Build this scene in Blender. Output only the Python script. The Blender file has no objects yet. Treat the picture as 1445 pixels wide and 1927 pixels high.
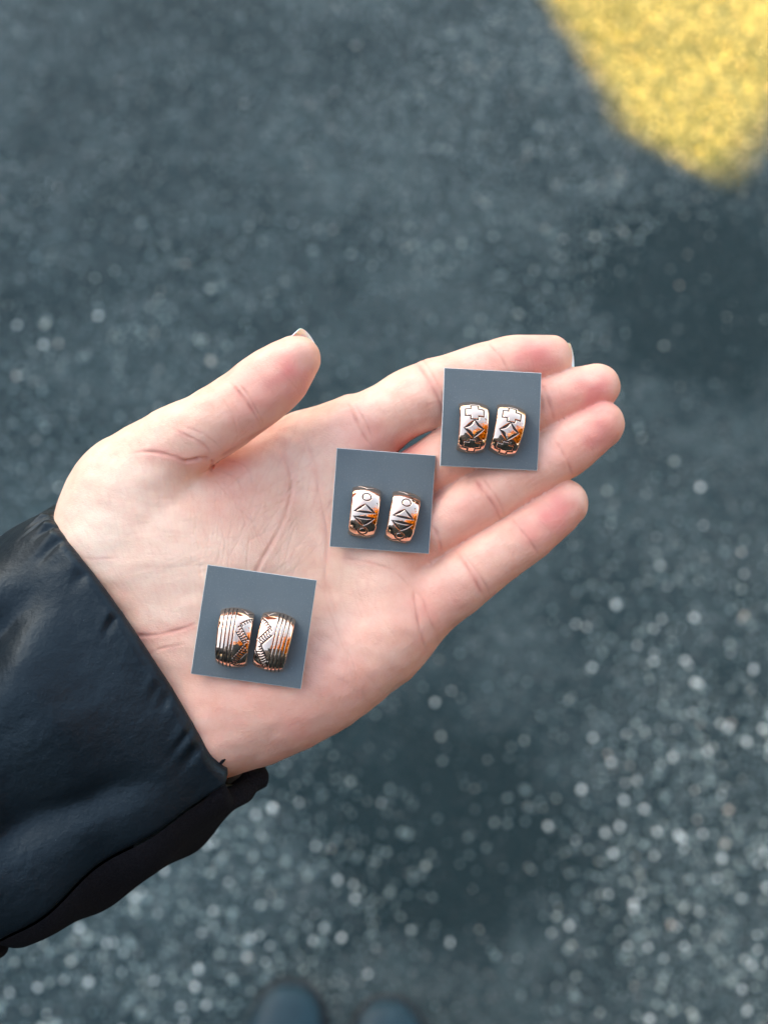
import bpy, math, random
import numpy as np
from mathutils import Matrix, Vector, Euler

# ------------------------------------------------------------------ camera, sky, sun, exposure
SC = bpy.context.scene
COL = SC.collection
FPX = 2141.0            # focal length in photo pixels (photo 1445 x 1927)
U0, V0 = 722.5, 963.5
D0 = 0.36               # metres from the lens to the level of the hand
CAM_H, PITCH = 1.42, math.radians(20)

cam_d = bpy.data.cameras.new('camera')
cam = bpy.data.objects.new('camera', cam_d)
COL.objects.link(cam)
cam.location = (0, 0, CAM_H)
cam.rotation_euler = (PITCH, 0, 0)
cam_d.sensor_fit = 'VERTICAL'
cam_d.sensor_height = 36
cam_d.lens = 18 / math.tan(math.atan(V0 / FPX))
cam_d.clip_start = 0.01
cam_d.clip_end = 2000
cam_d.dof.use_dof = True
cam_d.dof.focus_distance = 0.352
cam_d.dof.aperture_fstop = cam_d.lens / 5.4
SC.camera = cam

SUN_EL = math.radians(30)
SUN_TRAVEL = Vector((0.8212, -0.5706))            # horizontal direction in which the light travels
world = bpy.data.worlds.new('World')
SC.world = world
world.use_nodes = True
wn = world.node_tree
wn.nodes.clear()
sky = wn.nodes.new('ShaderNodeTexSky')
sky.sky_type = 'NISHITA'
sky.sun_disc = False
sky.sun_elevation = SUN_EL
sky.sun_rotation = math.atan2(-SUN_TRAVEL.x, -SUN_TRAVEL.y)
sky.air_density = 1.0
sky.dust_density = 2.5
sky.ozone_density = 0.6
hs = wn.nodes.new('ShaderNodeHueSaturation')
hs.inputs['Saturation'].default_value = 0.85
hs.inputs['Hue'].default_value = 0.488
bg = wn.nodes.new('ShaderNodeBackground')
bg.inputs['Strength'].default_value = 0.05
wo = wn.nodes.new('ShaderNodeOutputWorld')
wn.links.new(sky.outputs[0], hs.inputs['Color'])
wn.links.new(hs.outputs[0], bg.inputs['Color'])
wn.links.new(bg.outputs[0], wo.inputs['Surface'])

sun_d = bpy.data.lights.new('sun', 'SUN')
sun_d.energy = 5.0
sun_d.angle = math.radians(0.25)
sun_d.color = (1.0, 0.51, 0.0)
sun = bpy.data.objects.new('sun', sun_d)
COL.objects.link(sun)
sd = Vector((SUN_TRAVEL.x * math.cos(SUN_EL), SUN_TRAVEL.y * math.cos(SUN_EL), -math.sin(SUN_EL)))
sun.rotation_euler = sd.to_track_quat('-Z', 'Y').to_euler()
sun.location = (-8, 6, 8)

SC.view_settings.view_transform = 'Standard'
SC.view_settings.look = 'None'
SC.view_settings.gamma = 1
SC.view_settings.exposure = 3.74

# ------------------------------------------------------------------ helpers
rng = np.random.default_rng(7)
# hand frame: x right, y up in the picture, z towards the lens; its origin is D0 in front of the lens
HAND = Matrix.Translation((0, 0, CAM_H)) @ Matrix.Rotation(PITCH, 4, 'X') @ Matrix.Translation((0, 0, -D0))
HM = np.array(HAND)


def P(u, v, z=0.0):
    """point of the hand frame from a photo pixel and a height z (metres)"""
    u, v, z = np.asarray(u, float), np.asarray(v, float), np.asarray(z, float)
    s = (D0 - z) / FPX
    return np.stack(np.broadcast_arrays((u - U0) * s, -(v - V0) * s, z), -1)


def to_px(p):
    s = FPX / (D0 - p[:, 2])
    return U0 + p[:, 0] * s, V0 - p[:, 1] * s


def to_world(p):
    return p @ HM[:3, :3].T + HM[:3, 3]


def mesh_np(name, verts, faces, smooth=True):
    """faces: (n,4) or (n,3) int array, or a list of tuples"""
    me = bpy.data.meshes.new(name)
    if isinstance(faces, np.ndarray):
        n, k = faces.shape
        me.vertices.add(len(verts))
        me.vertices.foreach_set('co', np.asarray(verts, np.float32).ravel())
        me.loops.add(n * k)
        me.loops.foreach_set('vertex_index', faces.astype(np.int32).ravel())
        me.polygons.add(n)
        me.polygons.foreach_set('loop_start', np.arange(0, n * k, k, dtype=np.int32))
        me.polygons.foreach_set('loop_total', np.full(n, k, dtype=np.int32))
    else:
        me.from_pydata([tuple(map(float, v)) for v in verts], [], [tuple(int(i) for i in f) for f in faces])
    me.update(calc_edges=True)
    me.validate()
    me.polygons.foreach_set('use_smooth', np.full(len(me.polygons), smooth))
    return me


def link(name, me, mat=None, parent=None, **props):
    o = bpy.data.objects.new(name, me)
    COL.objects.link(o)
    if mat is not None:
        me.materials.append(mat)
    if parent is not None:
        o.parent = parent
    for k, v in props.items():
        o[k] = v
    return o


def empty(name, loc, **props):
    o = bpy.data.objects.new(name, None)
    COL.objects.link(o)
    o.location = loc
    o.empty_display_size = 0.02
    for k, v in props.items():
        o[k] = v
    return o


def attr(me, name, vals):
    a = me.attributes.new(name, 'FLOAT', 'POINT')
    a.data.foreach_set('value', np.asarray(vals, np.float32))


def box_mesh(lo, hi):
    x0, y0, z0 = lo
    x1, y1, z1 = hi
    v = [(x0, y0, z0), (x1, y0, z0), (x1, y1, z0), (x0, y1, z0), (x0, y0, z1), (x1, y0, z1), (x1, y1, z1), (x0, y1, z1)]
    f = [(0, 3, 2, 1), (4, 5, 6, 7), (0, 1, 5, 4), (1, 2, 6, 5), (2, 3, 7, 6), (3, 0, 4, 7)]
    return v, f


class Wave:
    """smooth pseudo noise: a sum of random plane waves"""
    def __init__(self, seed, wl, n=10):
        r = np.random.default_rng(seed)
        d = r.normal(size=(n, 3))
        d /= np.linalg.norm(d, axis=1)[:, None]
        self.k = d * (2 * np.pi / (wl * r.uniform(0.7, 1.5, n)))[:, None]
        self.p = r.uniform(0, 6.28, n)
        self.n = n

    def __call__(self, p):
        return np.sin(p @ self.k.T + self.p).sum(1) / math.sqrt(self.n)


# ------------------------------------------------------------------ materials
class N:
    """tiny node-tree helper"""
    def __init__(self, name):
        self.m = bpy.data.materials.new(name)
        self.m.use_nodes = True
        self.t = self.m.node_tree
        self.b = self.t.nodes['Principled BSDF']
        self.out = self.t.nodes['Material Output']

    def n(self, kind, **kw):
        nd = self.t.nodes.new(kind)
        for k, v in kw.items():
            if hasattr(nd, k):
                setattr(nd, k, v)
            else:
                nd.inputs[k.replace('_', ' ')].default_value = v
        return nd

    def l(self, a, b):
        self.t.links.new(a, b)

    def coord(self, scale=1.0):
        tc = self.n('ShaderNodeTexCoord')
        mp = self.n('ShaderNodeMapping')
        s = scale if hasattr(scale, '__len__') else (scale,) * 3
        mp.inputs['Scale'].default_value = s
        self.l(tc.outputs['Object'], mp.inputs['Vector'])
        return mp.outputs[0]

    def noise(self, vec, scale, detail=4, rough=0.55):
        t = self.n('ShaderNodeTexNoise')
        t.inputs['Scale'].default_value = scale
        t.inputs['Detail'].default_value = detail
        t.inputs['Roughness'].default_value = rough
        if vec is not None:
            self.l(vec, t.inputs['Vector'])
        return t.outputs['Fac']

    def ramp(self, fac, stops):
        r = self.n('ShaderNodeValToRGB')
        e = r.color_ramp.elements
        while len(e) < len(stops):
            e.new(0.5)
        for el, (p, c) in zip(e, stops):
            el.position = p
            el.color = tuple(c) + (1,) if len(c) == 3 else tuple(c)
        self.l(fac, r.inputs[0])
        return r.outputs[0]

    def mix(self, fac, a, b, blend='MIX'):
        m = self.n('ShaderNodeMix')
        m.data_type = 'RGBA'
        m.blend_type = blend
        for sock, val in ((m.inputs[0], fac), (m.inputs[6], a), (m.inputs[7], b)):
            if isinstance(val, (int, float)):
                sock.default_value = val
            elif isinstance(val, tuple):
                sock.default_value = val + (1,) if len(val) == 3 else val
            else:
                self.l(val, sock)
        return m.outputs[2]

    def math(self, op, a, b=0.0):
        m = self.n('ShaderNodeMath')
        m.operation = op
        for sock, val in zip(m.inputs, (a, b)):
            if isinstance(val, (int, float)):
                sock.default_value = val
            else:
                self.l(val, sock)
        return m.outputs[0]

    def bump(self, height, strength=0.3, dist=0.001, prev=None):
        b = self.n('ShaderNodeBump')
        b.inputs['Strength'].default_value = strength
        b.inputs['Distance'].default_value = dist
        self.l(height, b.inputs['Height'])
        if prev is not None:
            self.l(prev, b.inputs['Normal'])
        return b.outputs[0]

    def attr(self, name):
        a = self.n('ShaderNodeAttribute')
        a.attribute_name = name
        return a.outputs['Fac']

    def set(self, **kw):
        for k, v in kw.items():
            s = self.b.inputs[k.replace('_', ' ')]
            if isinstance(v, (int, float)):
                s.default_value = v
            elif isinstance(v, tuple):
                s.default_value = v + (1,) if len(v) == 3 and s.type == 'RGBA' else v
            else:
                self.l(v, s)
        return self


def mat_skin():
    m = N('skin')
    c = m.coord()
    red, cr, pale = m.attr('redness'), m.attr('crease'), m.attr('pale')
    mott = m.noise(c, 130, 5, 0.6)
    base = m.ramp(mott, [(0.3, (0.82, 0.455, 0.315)), (0.5, (0.86, 0.535, 0.385)), (0.72, (0.88, 0.595, 0.44))])
    base = m.mix(pale, base, (0.86, 0.71, 0.54))
    mott2 = m.noise(c, 420, 3, 0.6)
    base = m.mix(m.math('MULTIPLY', m.math('SUBTRACT', mott2, 0.42), 0.6), base, (0.78, 0.36, 0.28))
    base = m.mix(red, base, (0.78, 0.27, 0.225))
    base = m.mix(cr, base, (0.55, 0.20, 0.15))
    m.set(Base_Color=base, Roughness=0.52, Subsurface_Weight=0.22, Subsurface_Scale=0.0022,
          Subsurface_Radius=(1.0, 0.36, 0.2), Specular_IOR_Level=0.42)
    fine = m.n('ShaderNodeTexVoronoi', feature='DISTANCE_TO_EDGE')
    fine.inputs['Scale'].default_value = 900
    m.l(m.coord((1.0, 1.6, 1.0)), fine.inputs['Vector'])
    n1 = m.bump(fine.outputs[0], 0.4, 0.0002)
    n2 = m.bump(m.noise(c, 900, 4, 0.6), 0.32, 0.0004, n1)
    m.set(Normal=n2)
    return m.m


def mat_nail():
    m = N('nail')
    m.set(Base_Color=m.mix(m.attr('tip'), (0.80, 0.52, 0.45), (0.93, 0.92, 0.86)), Roughness=0.35, Subsurface_Weight=0.6, Subsurface_Scale=0.002)
    return m.m


def mat_copper():
    m = N('copper')
    c = m.coord()
    sm = m.noise(c, 260, 3)
    col = m.ramp(sm, [(0.3, (0.95, 0.63, 0.46)), (0.7, (0.97, 0.69, 0.53))])
    m.set(Base_Color=col, Metallic=1.0, Roughness=m.math('ADD', m.math('MULTIPLY', sm, 0.06), 0.045))
    m.set(Normal=m.bump(m.noise(c, 420, 2, 0.4), 0.16, 0.0005))
    return m.m


def mat_patina():
    m = N('dark_patina')
    m.set(Base_Color=m.ramp(m.noise(m.coord(), 2500, 3), [(0.3, (0.012, 0.010, 0.010)), (0.75, (0.05, 0.032, 0.026))]), Metallic=0.3, Roughness=0.5)
    return m.m


def mat_card():
    m = N('grey_card')
    c = m.coord()
    big = m.noise(c, 90, 3)
    col = m.ramp(big, [(0.3, (0.112, 0.145, 0.154)), (0.7, (0.124, 0.157, 0.166))])
    sp = m.ramp(m.noise(c, 3000, 2, 0.7), [(0.60, (0, 0, 0)), (0.78, (1, 1, 1))])
    col = m.mix(m.math('MULTIPLY', sp, 0.5), col, (0.32, 0.37, 0.39))
    m.set(Base_Color=col, Roughness=0.62, Specular_IOR_Level=0.3)
    m.set(Normal=m.bump(m.noise(c, 2600, 3, 0.6), 0.25, 0.0001))
    return m.m


def mat_simple(name, col, rough=0.6, var=0.25, scale=200, bumpd=0.0, bumps=0.3, **kw):
    m = N(name)
    c = m.coord()
    n = m.noise(c, scale, 4)
    lo = tuple(x * (1 - var) for x in col)
    hi = tuple(min(1, x * (1 + var)) for x in col)
    m.set(Base_Color=m.ramp(n, [(0.3, lo), (0.7, hi)]), Roughness=rough, **kw)
    if bumpd:
        m.set(Normal=m.bump(n, bumps, bumpd))
    return m.m


def mat_nylon():
    m = N('black_nylon')
    c = m.coord()
    col = m.ramp(m.noise(c, 40, 3), [(0.3, (0.005, 0.009, 0.012)), (0.7, (0.008, 0.014, 0.018))])
    lint = m.ramp(m.noise(c, 1300, 1, 0.5), [(0.80, (0, 0, 0)), (0.86, (1, 1, 1))])
    col = m.mix(m.math('MULTIPLY', lint, 0.25), col, (0.3, 0.33, 0.35))
    m.set(Base_Color=col, Roughness=m.math('ADD', m.math('MULTIPLY', m.noise(c, 60, 3), 0.14), 0.40), Specular_IOR_Level=0.33, Specular_Tint=(0.72, 0.90, 1.0))
    weave = m.n('ShaderNodeTexVoronoi')
    weave.inputs['Scale'].default_value = 1800
    m.l(c, weave.inputs['Vector'])
    n1 = m.bump(weave.outputs['Distance'], 0.12, 0.0003)
    n2 = m.bump(m.noise(c, 55, 5, 0.6), 0.5, 0.003, n1)
    m.set(Normal=n2)
    return m.m


def mat_rib():
    m = N('matte_rib_fabric')
    c = m.coord()
    n = m.noise(c, 1500, 3, 0.7)
    m.set(Base_Color=m.ramp(n, [(0.35, (0.006, 0.006, 0.008)), (0.75, (0.020, 0.020, 0.024))]), Roughness=0.95, Specular_IOR_Level=0.15,
          Sheen_Weight=0.0)
    m.set(Normal=m.bump(n, 0.6, 0.0006))
    return m.m


def mat_ground():
    m = N('asphalt')
    c = m.coord()
    patch = m.noise(c, 1.7, 5, 0.6)
    mid = m.noise(c, 9, 5, 0.6)
    grain = m.noise(c, 55, 4, 0.65)
    fac = m.math('ADD', m.math('ADD', m.math('MULTIPLY', patch, 0.40), m.math('MULTIPLY', mid, 0.30)), m.math('MULTIPLY', grain, 0.30))
    # two ragged dark areas; the first paints in the shadow beside the sun patch
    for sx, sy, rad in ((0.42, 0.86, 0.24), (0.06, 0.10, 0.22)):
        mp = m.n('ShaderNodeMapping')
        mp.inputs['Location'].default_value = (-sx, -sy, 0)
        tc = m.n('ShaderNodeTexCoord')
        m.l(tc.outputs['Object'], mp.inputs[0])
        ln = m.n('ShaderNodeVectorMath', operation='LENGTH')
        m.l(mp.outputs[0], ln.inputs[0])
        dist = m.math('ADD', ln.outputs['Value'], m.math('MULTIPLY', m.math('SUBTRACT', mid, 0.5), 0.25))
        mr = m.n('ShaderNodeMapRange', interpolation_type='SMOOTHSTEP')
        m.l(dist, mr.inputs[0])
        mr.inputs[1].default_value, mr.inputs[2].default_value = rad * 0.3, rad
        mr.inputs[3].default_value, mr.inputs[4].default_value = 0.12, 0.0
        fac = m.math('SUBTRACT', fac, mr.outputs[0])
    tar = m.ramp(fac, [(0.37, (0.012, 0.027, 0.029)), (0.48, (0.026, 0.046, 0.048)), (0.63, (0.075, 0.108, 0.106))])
    v = m.n('ShaderNodeTexVoronoi')
    v.inputs['Scale'].default_value = 210
    m.l(c, v.inputs['Vector'])
    sep = m.n('ShaderNodeSeparateColor')
    m.l(v.outputs['Color'], sep.inputs[0])
    stone = m.ramp(sep.outputs[0], [(0.0, (0.03, 0.035, 0.038)), (0.55, (0.09, 0.095, 0.095)), (0.85, (0.19, 0.19, 0.18)), (0.97, (0.42, 0.40, 0.36))])
    expo = m.ramp(v.outputs['Distance'], [(0.25, (1, 1, 1)), (0.5, (0, 0, 0))])
    worn = m.ramp(fac, [(0.40, (0.15, 0.15, 0.15)), (0.62, (0.75, 0.75, 0.75))])
    col = m.mix(m.math('MULTIPLY', expo, worn), tar, stone)
    m.set(Base_Color=col, Roughness=m.math('ADD', m.math('MULTIPLY', mid, 0.3), 0.55), Specular_IOR_Level=0.12)
    n1 = m.bump(v.outputs['Distance'], 0.8, 0.004)
    m.set(Normal=m.bump(m.noise(c, 500, 3, 0.6), 0.4, 0.001, n1))
    return m.m


def mat_chip():
    m = N('stone_chip')
    tone = m.attr('tone')
    col = m.ramp(tone, [(0.0, (0.07, 0.10, 0.10)), (0.5, (0.24, 0.31, 0.29)), (0.8, (0.52, 0.56, 0.48)), (0.9, (0.55, 0.43, 0.32)), (1.0, (0.84, 0.88, 0.80))])
    m.set(Base_Color=col, Roughness=0.3, Specular_IOR_Level=0.5)
    return m.m


M_SKIN, M_NAIL, M_COPPER, M_PATINA, M_CARD = mat_skin(), mat_nail(), mat_copper(), mat_patina(), mat_card()
M_EDGE = mat_simple('card_core', (0.58, 0.62, 0.60), 0.8, 0.08, 900)
M_NYLON, M_RIB = mat_nylon(), mat_rib()
M_LINING = mat_simple('olive_lining', (0.10, 0.10, 0.075), 0.5, 0.3, 300, 0.0006)
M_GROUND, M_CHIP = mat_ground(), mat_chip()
M_SHOE = mat_simple('navy_leather', (0.010, 0.032, 0.042), 0.45, 0.25, 120, 0.0006, Specular_IOR_Level=0.25)
M_SOLE = mat_simple('black_rubber', (0.012, 0.012, 0.012), 0.7, 0.2, 150, 0.0006)
M_DENIM = mat_simple('dark_trousers', (0.018, 0.022, 0.032), 0.85, 0.25, 150, 0.001)
M_HAIR = mat_simple('dark_hair', (0.035, 0.022, 0.014), 0.5, 0.4, 300, 0.004, 0.8)

# ------------------------------------------------------------------ ground
gv = [(-300, -300, 0), (300, -300, 0), (300, 300, 0), (-300, 300, 0)]
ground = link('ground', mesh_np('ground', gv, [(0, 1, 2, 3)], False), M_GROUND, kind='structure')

# loose stone chips bedded in the asphalt: real faceted grains, dense in worn patches and, to brighten it, in the sun patch
def chips():
    r = np.random.default_rng(21)
    n = 200000
    x = r.uniform(-1.1, 1.1, n)
    y = r.uniform(-0.55, 2.2, n)
    pts = np.stack([x, y, np.zeros(n)], 1)
    w = 0.55 * Wave(3, 0.55, 12)(pts) + 0.45 * Wave(4, 0.22, 12)(pts) + 0.3 * Wave(5, 0.08, 10)(pts)
    # worn patches; also dense pale chips standing in for sunlight, sparse ones for shade
    for cx, cy, rad, g in ((-0.30, 0.0, 0.15, 2.0), (0.37, 0.06, 0.13, 1.9), (0.46, 0.33, 0.13, 1.2), (-0.10, 1.03, 0.22, 0.7), (-0.5, 0.66, 0.2, 0.5), (0.1, 0.85, 0.15, 0.4), (0.50, 1.30, 0.20, 4.0), (0.47, 0.86, 0.15, -1.3),
                           (0.06, 0.20, 0.16, -1.0), (0.30, 0.55, 0.2, -0.6)):
        w = w + g * np.exp(-((x - cx) ** 2 + (y - cy) ** 2) / (2 * rad * rad))
    prob = np.clip(0.12 + 0.27 * w, 0.03, 0.95)
    keep = r.uniform(size=n) < prob
    x, y, w = x[keep], y[keep], w[keep]
    n = len(x)
    size = np.exp(r.normal(math.log(0.0017), 0.40, n)).clip(0.0007, 0.005)
    base = np.array([(1, 0, 0), (0.5, 0.87, 0), (-0.5, 0.87, 0), (-1, 0, 0), (-0.5, -0.87, 0), (0.5, -0.87, 0), (0.45, 0.1, 0.62), (-0.3, 0.38, 0.62), (-0.2, -0.42, 0.62)], float)
    F = np.array([(6, 7, 8), (0, 1, 6), (1, 7, 6), (1, 2, 7), (2, 3, 7), (3, 8, 7), (3, 4, 8), (4, 5, 8), (5, 6, 8), (5, 0, 6)])
    bright = r.uniform(size=n) < np.where(y > 1.0, 0.0, np.where(y > 0.6, 0.002, 0.035))
    size = np.where(bright, r.uniform(0.002, 0.0042, n), size)
    size = np.where(y > 0.98, np.minimum(size, 0.0019), size)
    tall = np.where(y > 0.98, 0.55, 1.0)
    V = np.repeat(base[None], n, 0) * size[:, None, None]
    V *= r.uniform(0.7, 1.3, V.shape)
    V[..., 2] *= tall[:, None]
    # random tilt and turn
    tl = r.normal(0, 0.38, n)
    ct, st = np.cos(tl)[:, None], np.sin(tl)[:, None]
    y2, z2 = V[..., 1] * ct - V[..., 2] * st, V[..., 1] * st + V[..., 2] * ct
    V[..., 1], V[..., 2] = y2, z2
    an = r.uniform(0, 6.28, n)
    ca, sa = np.cos(an)[:, None], np.sin(an)[:, None]
    x2, y3 = V[..., 0] * ca - V[..., 1] * sa, V[..., 0] * sa + V[..., 1] * ca
    V[..., 0], V[..., 1] = x2 + x[:, None], y3 + y[:, None]
    V[..., 2] += 0.0004
    faces = (F[None] + (np.arange(n) * 9)[:, None, None]).reshape(-1, 3)
    me = mesh_np('stone_chips', V.reshape(-1, 3), faces, False)
    tone = r.beta(1.5, 2.6, n)
    tone[bright] = 1.0
    attr(me, 'tone', np.repeat(tone, 9))
    link('stone_chips', me, M_CHIP, kind='stuff', label='pale and glinting stone chips bedded in the dark asphalt')


chips()

# ------------------------------------------------------------------ unseen building added ahead on the left to block the sun and shape its patch
def added_house():
    H = 5.0                                     # foot of the flat roof and added wedge
    tn = math.tan(SUN_EL)
    L = H / tn
    t = SUN_TRAVEL.normalized()
    e = Vector((-t.y, t.x))                     # along the facade
    o = Vector((0.52, 1.01)) + e * 0.012 - t * L
    root = empty('added_house', (o.x, o.y, 0), label='unseen brick building added to shade the yard and shape the sun patch', category='added_house')
    root.rotation_euler = (0, 0, math.atan2(e.y, e.x))       # local x along the facade, local y away from the yard
    brick = N('red_brick')
    bt = brick.n('ShaderNodeTexBrick')
    bt.inputs['Scale'].default_value = 4.0
    bt.inputs['Color1'].default_value = (0.27, 0.12, 0.08, 1)
    bt.inputs['Color2'].default_value = (0.20, 0.09, 0.06, 1)
    bt.inputs['Mortar'].default_value = (0.3, 0.28, 0.25, 1)
    tc = brick.n('ShaderNodeTexCoord')
    mp = brick.n('ShaderNodeMapping')
    mp.inputs['Rotation'].default_value = (math.radians(90), 0, 0)
    brick.l(tc.outputs['Object'], mp.inputs[0])
    brick.l(mp.outputs[0], bt.inputs['Vector'])
    brick.set(Base_Color=bt.outputs[0], Roughness=0.85)
    mb = brick.m
    roofm = mat_simple('added_slate_roof', (0.08, 0.08, 0.09), 0.7, 0.3, 3, 0.01)
    trim = mat_simple('added_white_trim', (0.7, 0.7, 0.67), 0.5, 0.05, 3)
    glass = N('window_glass').set(Base_Color=(0.02, 0.025, 0.03), Roughness=0.05).m
    link('added_wall', mesh_np('added_wall', *box_mesh((-18.0, 0.0, 0), (0.0, 7.0, H)), False), mb, root)
    link('added_upper_wall', mesh_np('added_upper_wall', *box_mesh((-18.3, -0.004, H), (0.0, 7.3, H + 2.3)), False), mb, root)
    link('shadow_board', mesh_np('shadow_board', *box_mesh((-0.05, -0.012, H), (0.5, 0.03, H + 2.3)), False), trim, root)  # thin board added so its shadow ends the sun patch at the corner
    link('roof', mesh_np('roof', *box_mesh((-18.5, -0.2, H + 2.303), (0.0, 7.5, H + 2.5)), False), roofm, root)
    # added wedge on the end wall, sloped to shape the sun patch's edge
    prof = [(-0.02, 0.0), (1.6, 0.0), (1.6, H - 1.4), (0.155, H - 0.43 * tn), (0.03, H - 0.22 * tn), (-0.02, H - 0.19 * tn)]
    n = len(prof)
    v = [(x, 0.004, z) for x, z in prof] + [(x, 3.0, z) for x, z in prof]
    f = [tuple(range(n)), tuple(range(2 * n - 1, n - 1, -1))] + [(i, i + n, (i + 1) % n + n, (i + 1) % n) for i in range(n)]
    link('shadow_wedge', mesh_np('shadow_wedge', v, f, False), mb, root)
    for wx, wz in [(-2.6 - 3.2 * k, 1.0) for k in range(5) if k != 2] + [(-2.6 - 3.2 * k, H + 0.5) for k in range(5)]:
        w = link('added_window', mesh_np('added_window', *box_mesh((wx, -0.05, wz), (wx + 1.3, 0.02, wz + 1.4)), False), trim, root)
        for k in range(2):
            link('pane', mesh_np('pane', *box_mesh((wx + 0.08 + k * 0.6, -0.056, wz + 0.08), (wx + 0.62 + k * 0.6, -0.052, wz + 1.32)), False), glass, w)
    link('added_door', mesh_np('added_door', *box_mesh((-8.6, -0.05, 0), (-7.7, 0.02, 2.05)), False), trim, root)


added_house()


def reflection_tree(x, y, k, label):  # unseen tree added to give the copper golden reflections
    r = np.random.default_rng(77 + int(10 * k))
    root = empty('added_tree', (x, y, 0), label=label, category='added_tree')
    bark = mat_simple('bark', (0.10, 0.075, 0.055), 0.9, 0.4, 12, 0.02)
    lf = N('golden_leaf')
    lf.set(Base_Color=lf.ramp(lf.noise(lf.coord(), 3, 3), [(0.3, (0.12, 0.055, 0.004)), (0.7, (0.22, 0.13, 0.010))]), Roughness=0.6)
    tr = lf.n('ShaderNodeBsdfTranslucent')
    tr.inputs['Color'].default_value = (0.16, 0.08, 0.004, 1)
    ad = lf.n('ShaderNodeMixShader')
    ad.inputs[0].default_value = 0.4
    lf.l(lf.b.outputs[0], ad.inputs[1])
    lf.l(tr.outputs[0], ad.inputs[2])
    lf.l(ad.outputs[0], lf.out.inputs['Surface'])
    V, Fc = [], []

    def limb(a, b, ra, rb):
        a, b = np.asarray(a, float), np.asarray(b, float)
        d = (b - a) / np.linalg.norm(b - a)
        p = np.cross(d, (0.3, 0.9, 0.1))
        p /= np.linalg.norm(p)
        q = np.cross(d, p)
        b0 = len(V)
        for c, rr in ((a, ra), ((a + b) / 2 + 0.04 * p, (ra + rb) / 2), (b, rb)):
            for k in range(8):
                t = k * math.pi / 4
                V.append(c + p * math.cos(t) * rr + q * math.sin(t) * rr)
        for i in range(2):
            for k in range(8):
                Fc.append((b0 + i * 8 + k, b0 + i * 8 + (k + 1) % 8, b0 + i * 8 + 8 + (k + 1) % 8, b0 + i * 8 + 8 + k))
    limb((0, 0, 0), (0.05, 0, 2.2 * k), 0.16, 0.12)
    tips = []
    for b_ in range(7):
        a = b_ * 0.9
        tip = (1.1 * math.cos(a) * r.uniform(0.6, 1), 1.1 * math.sin(a) * r.uniform(0.6, 1), r.uniform(3.0, 5.4) * k)
        limb((0.05, 0, 2.1 * k), tip, 0.08, 0.02)
        tips.append(tip)
    link('added_trunk', mesh_np('added_trunk', V, Fc), bark, root)
    cl = np.concatenate([np.array(tips), np.stack([r.normal(0, 0.9, 24), r.normal(0, 0.9, 24), r.uniform(2.6, 5.4, 24) * k], 1)])
    n = 15000
    c = cl[r.integers(0, len(cl), n)] + r.normal(0, 0.45, (n, 3))
    A, B = r.normal(size=(n, 3)), r.normal(size=(n, 3))
    A /= np.linalg.norm(A, axis=1)[:, None]
    B -= A * (A * B).sum(1)[:, None]
    B /= np.linalg.norm(B, axis=1)[:, None]
    ln = r.uniform(0.06, 0.12, n)[:, None]
    Q = np.stack([c - A * ln, c + B * ln * 0.55, c + A * ln, c - B * ln * 0.55], 1).reshape(-1, 3)
    link('crown', mesh_np('crown', Q, np.arange(4 * n).reshape(-1, 4), False), lf.m, root, kind='stuff')


reflection_tree(2.3, -2.5, 0.78, 'golden autumn tree added behind the person for reflections in the earrings')
reflection_tree(2.9, -1.4, 0.72, 'lower golden autumn tree added on the right for reflections in the earrings')

# ------------------------------------------------------------------ surfaces from distance fields
def smin(a, b, k):
    h = np.maximum(k - np.abs(a - b), 0.0) / k
    return np.minimum(a, b) - h * h * k * 0.25


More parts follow.
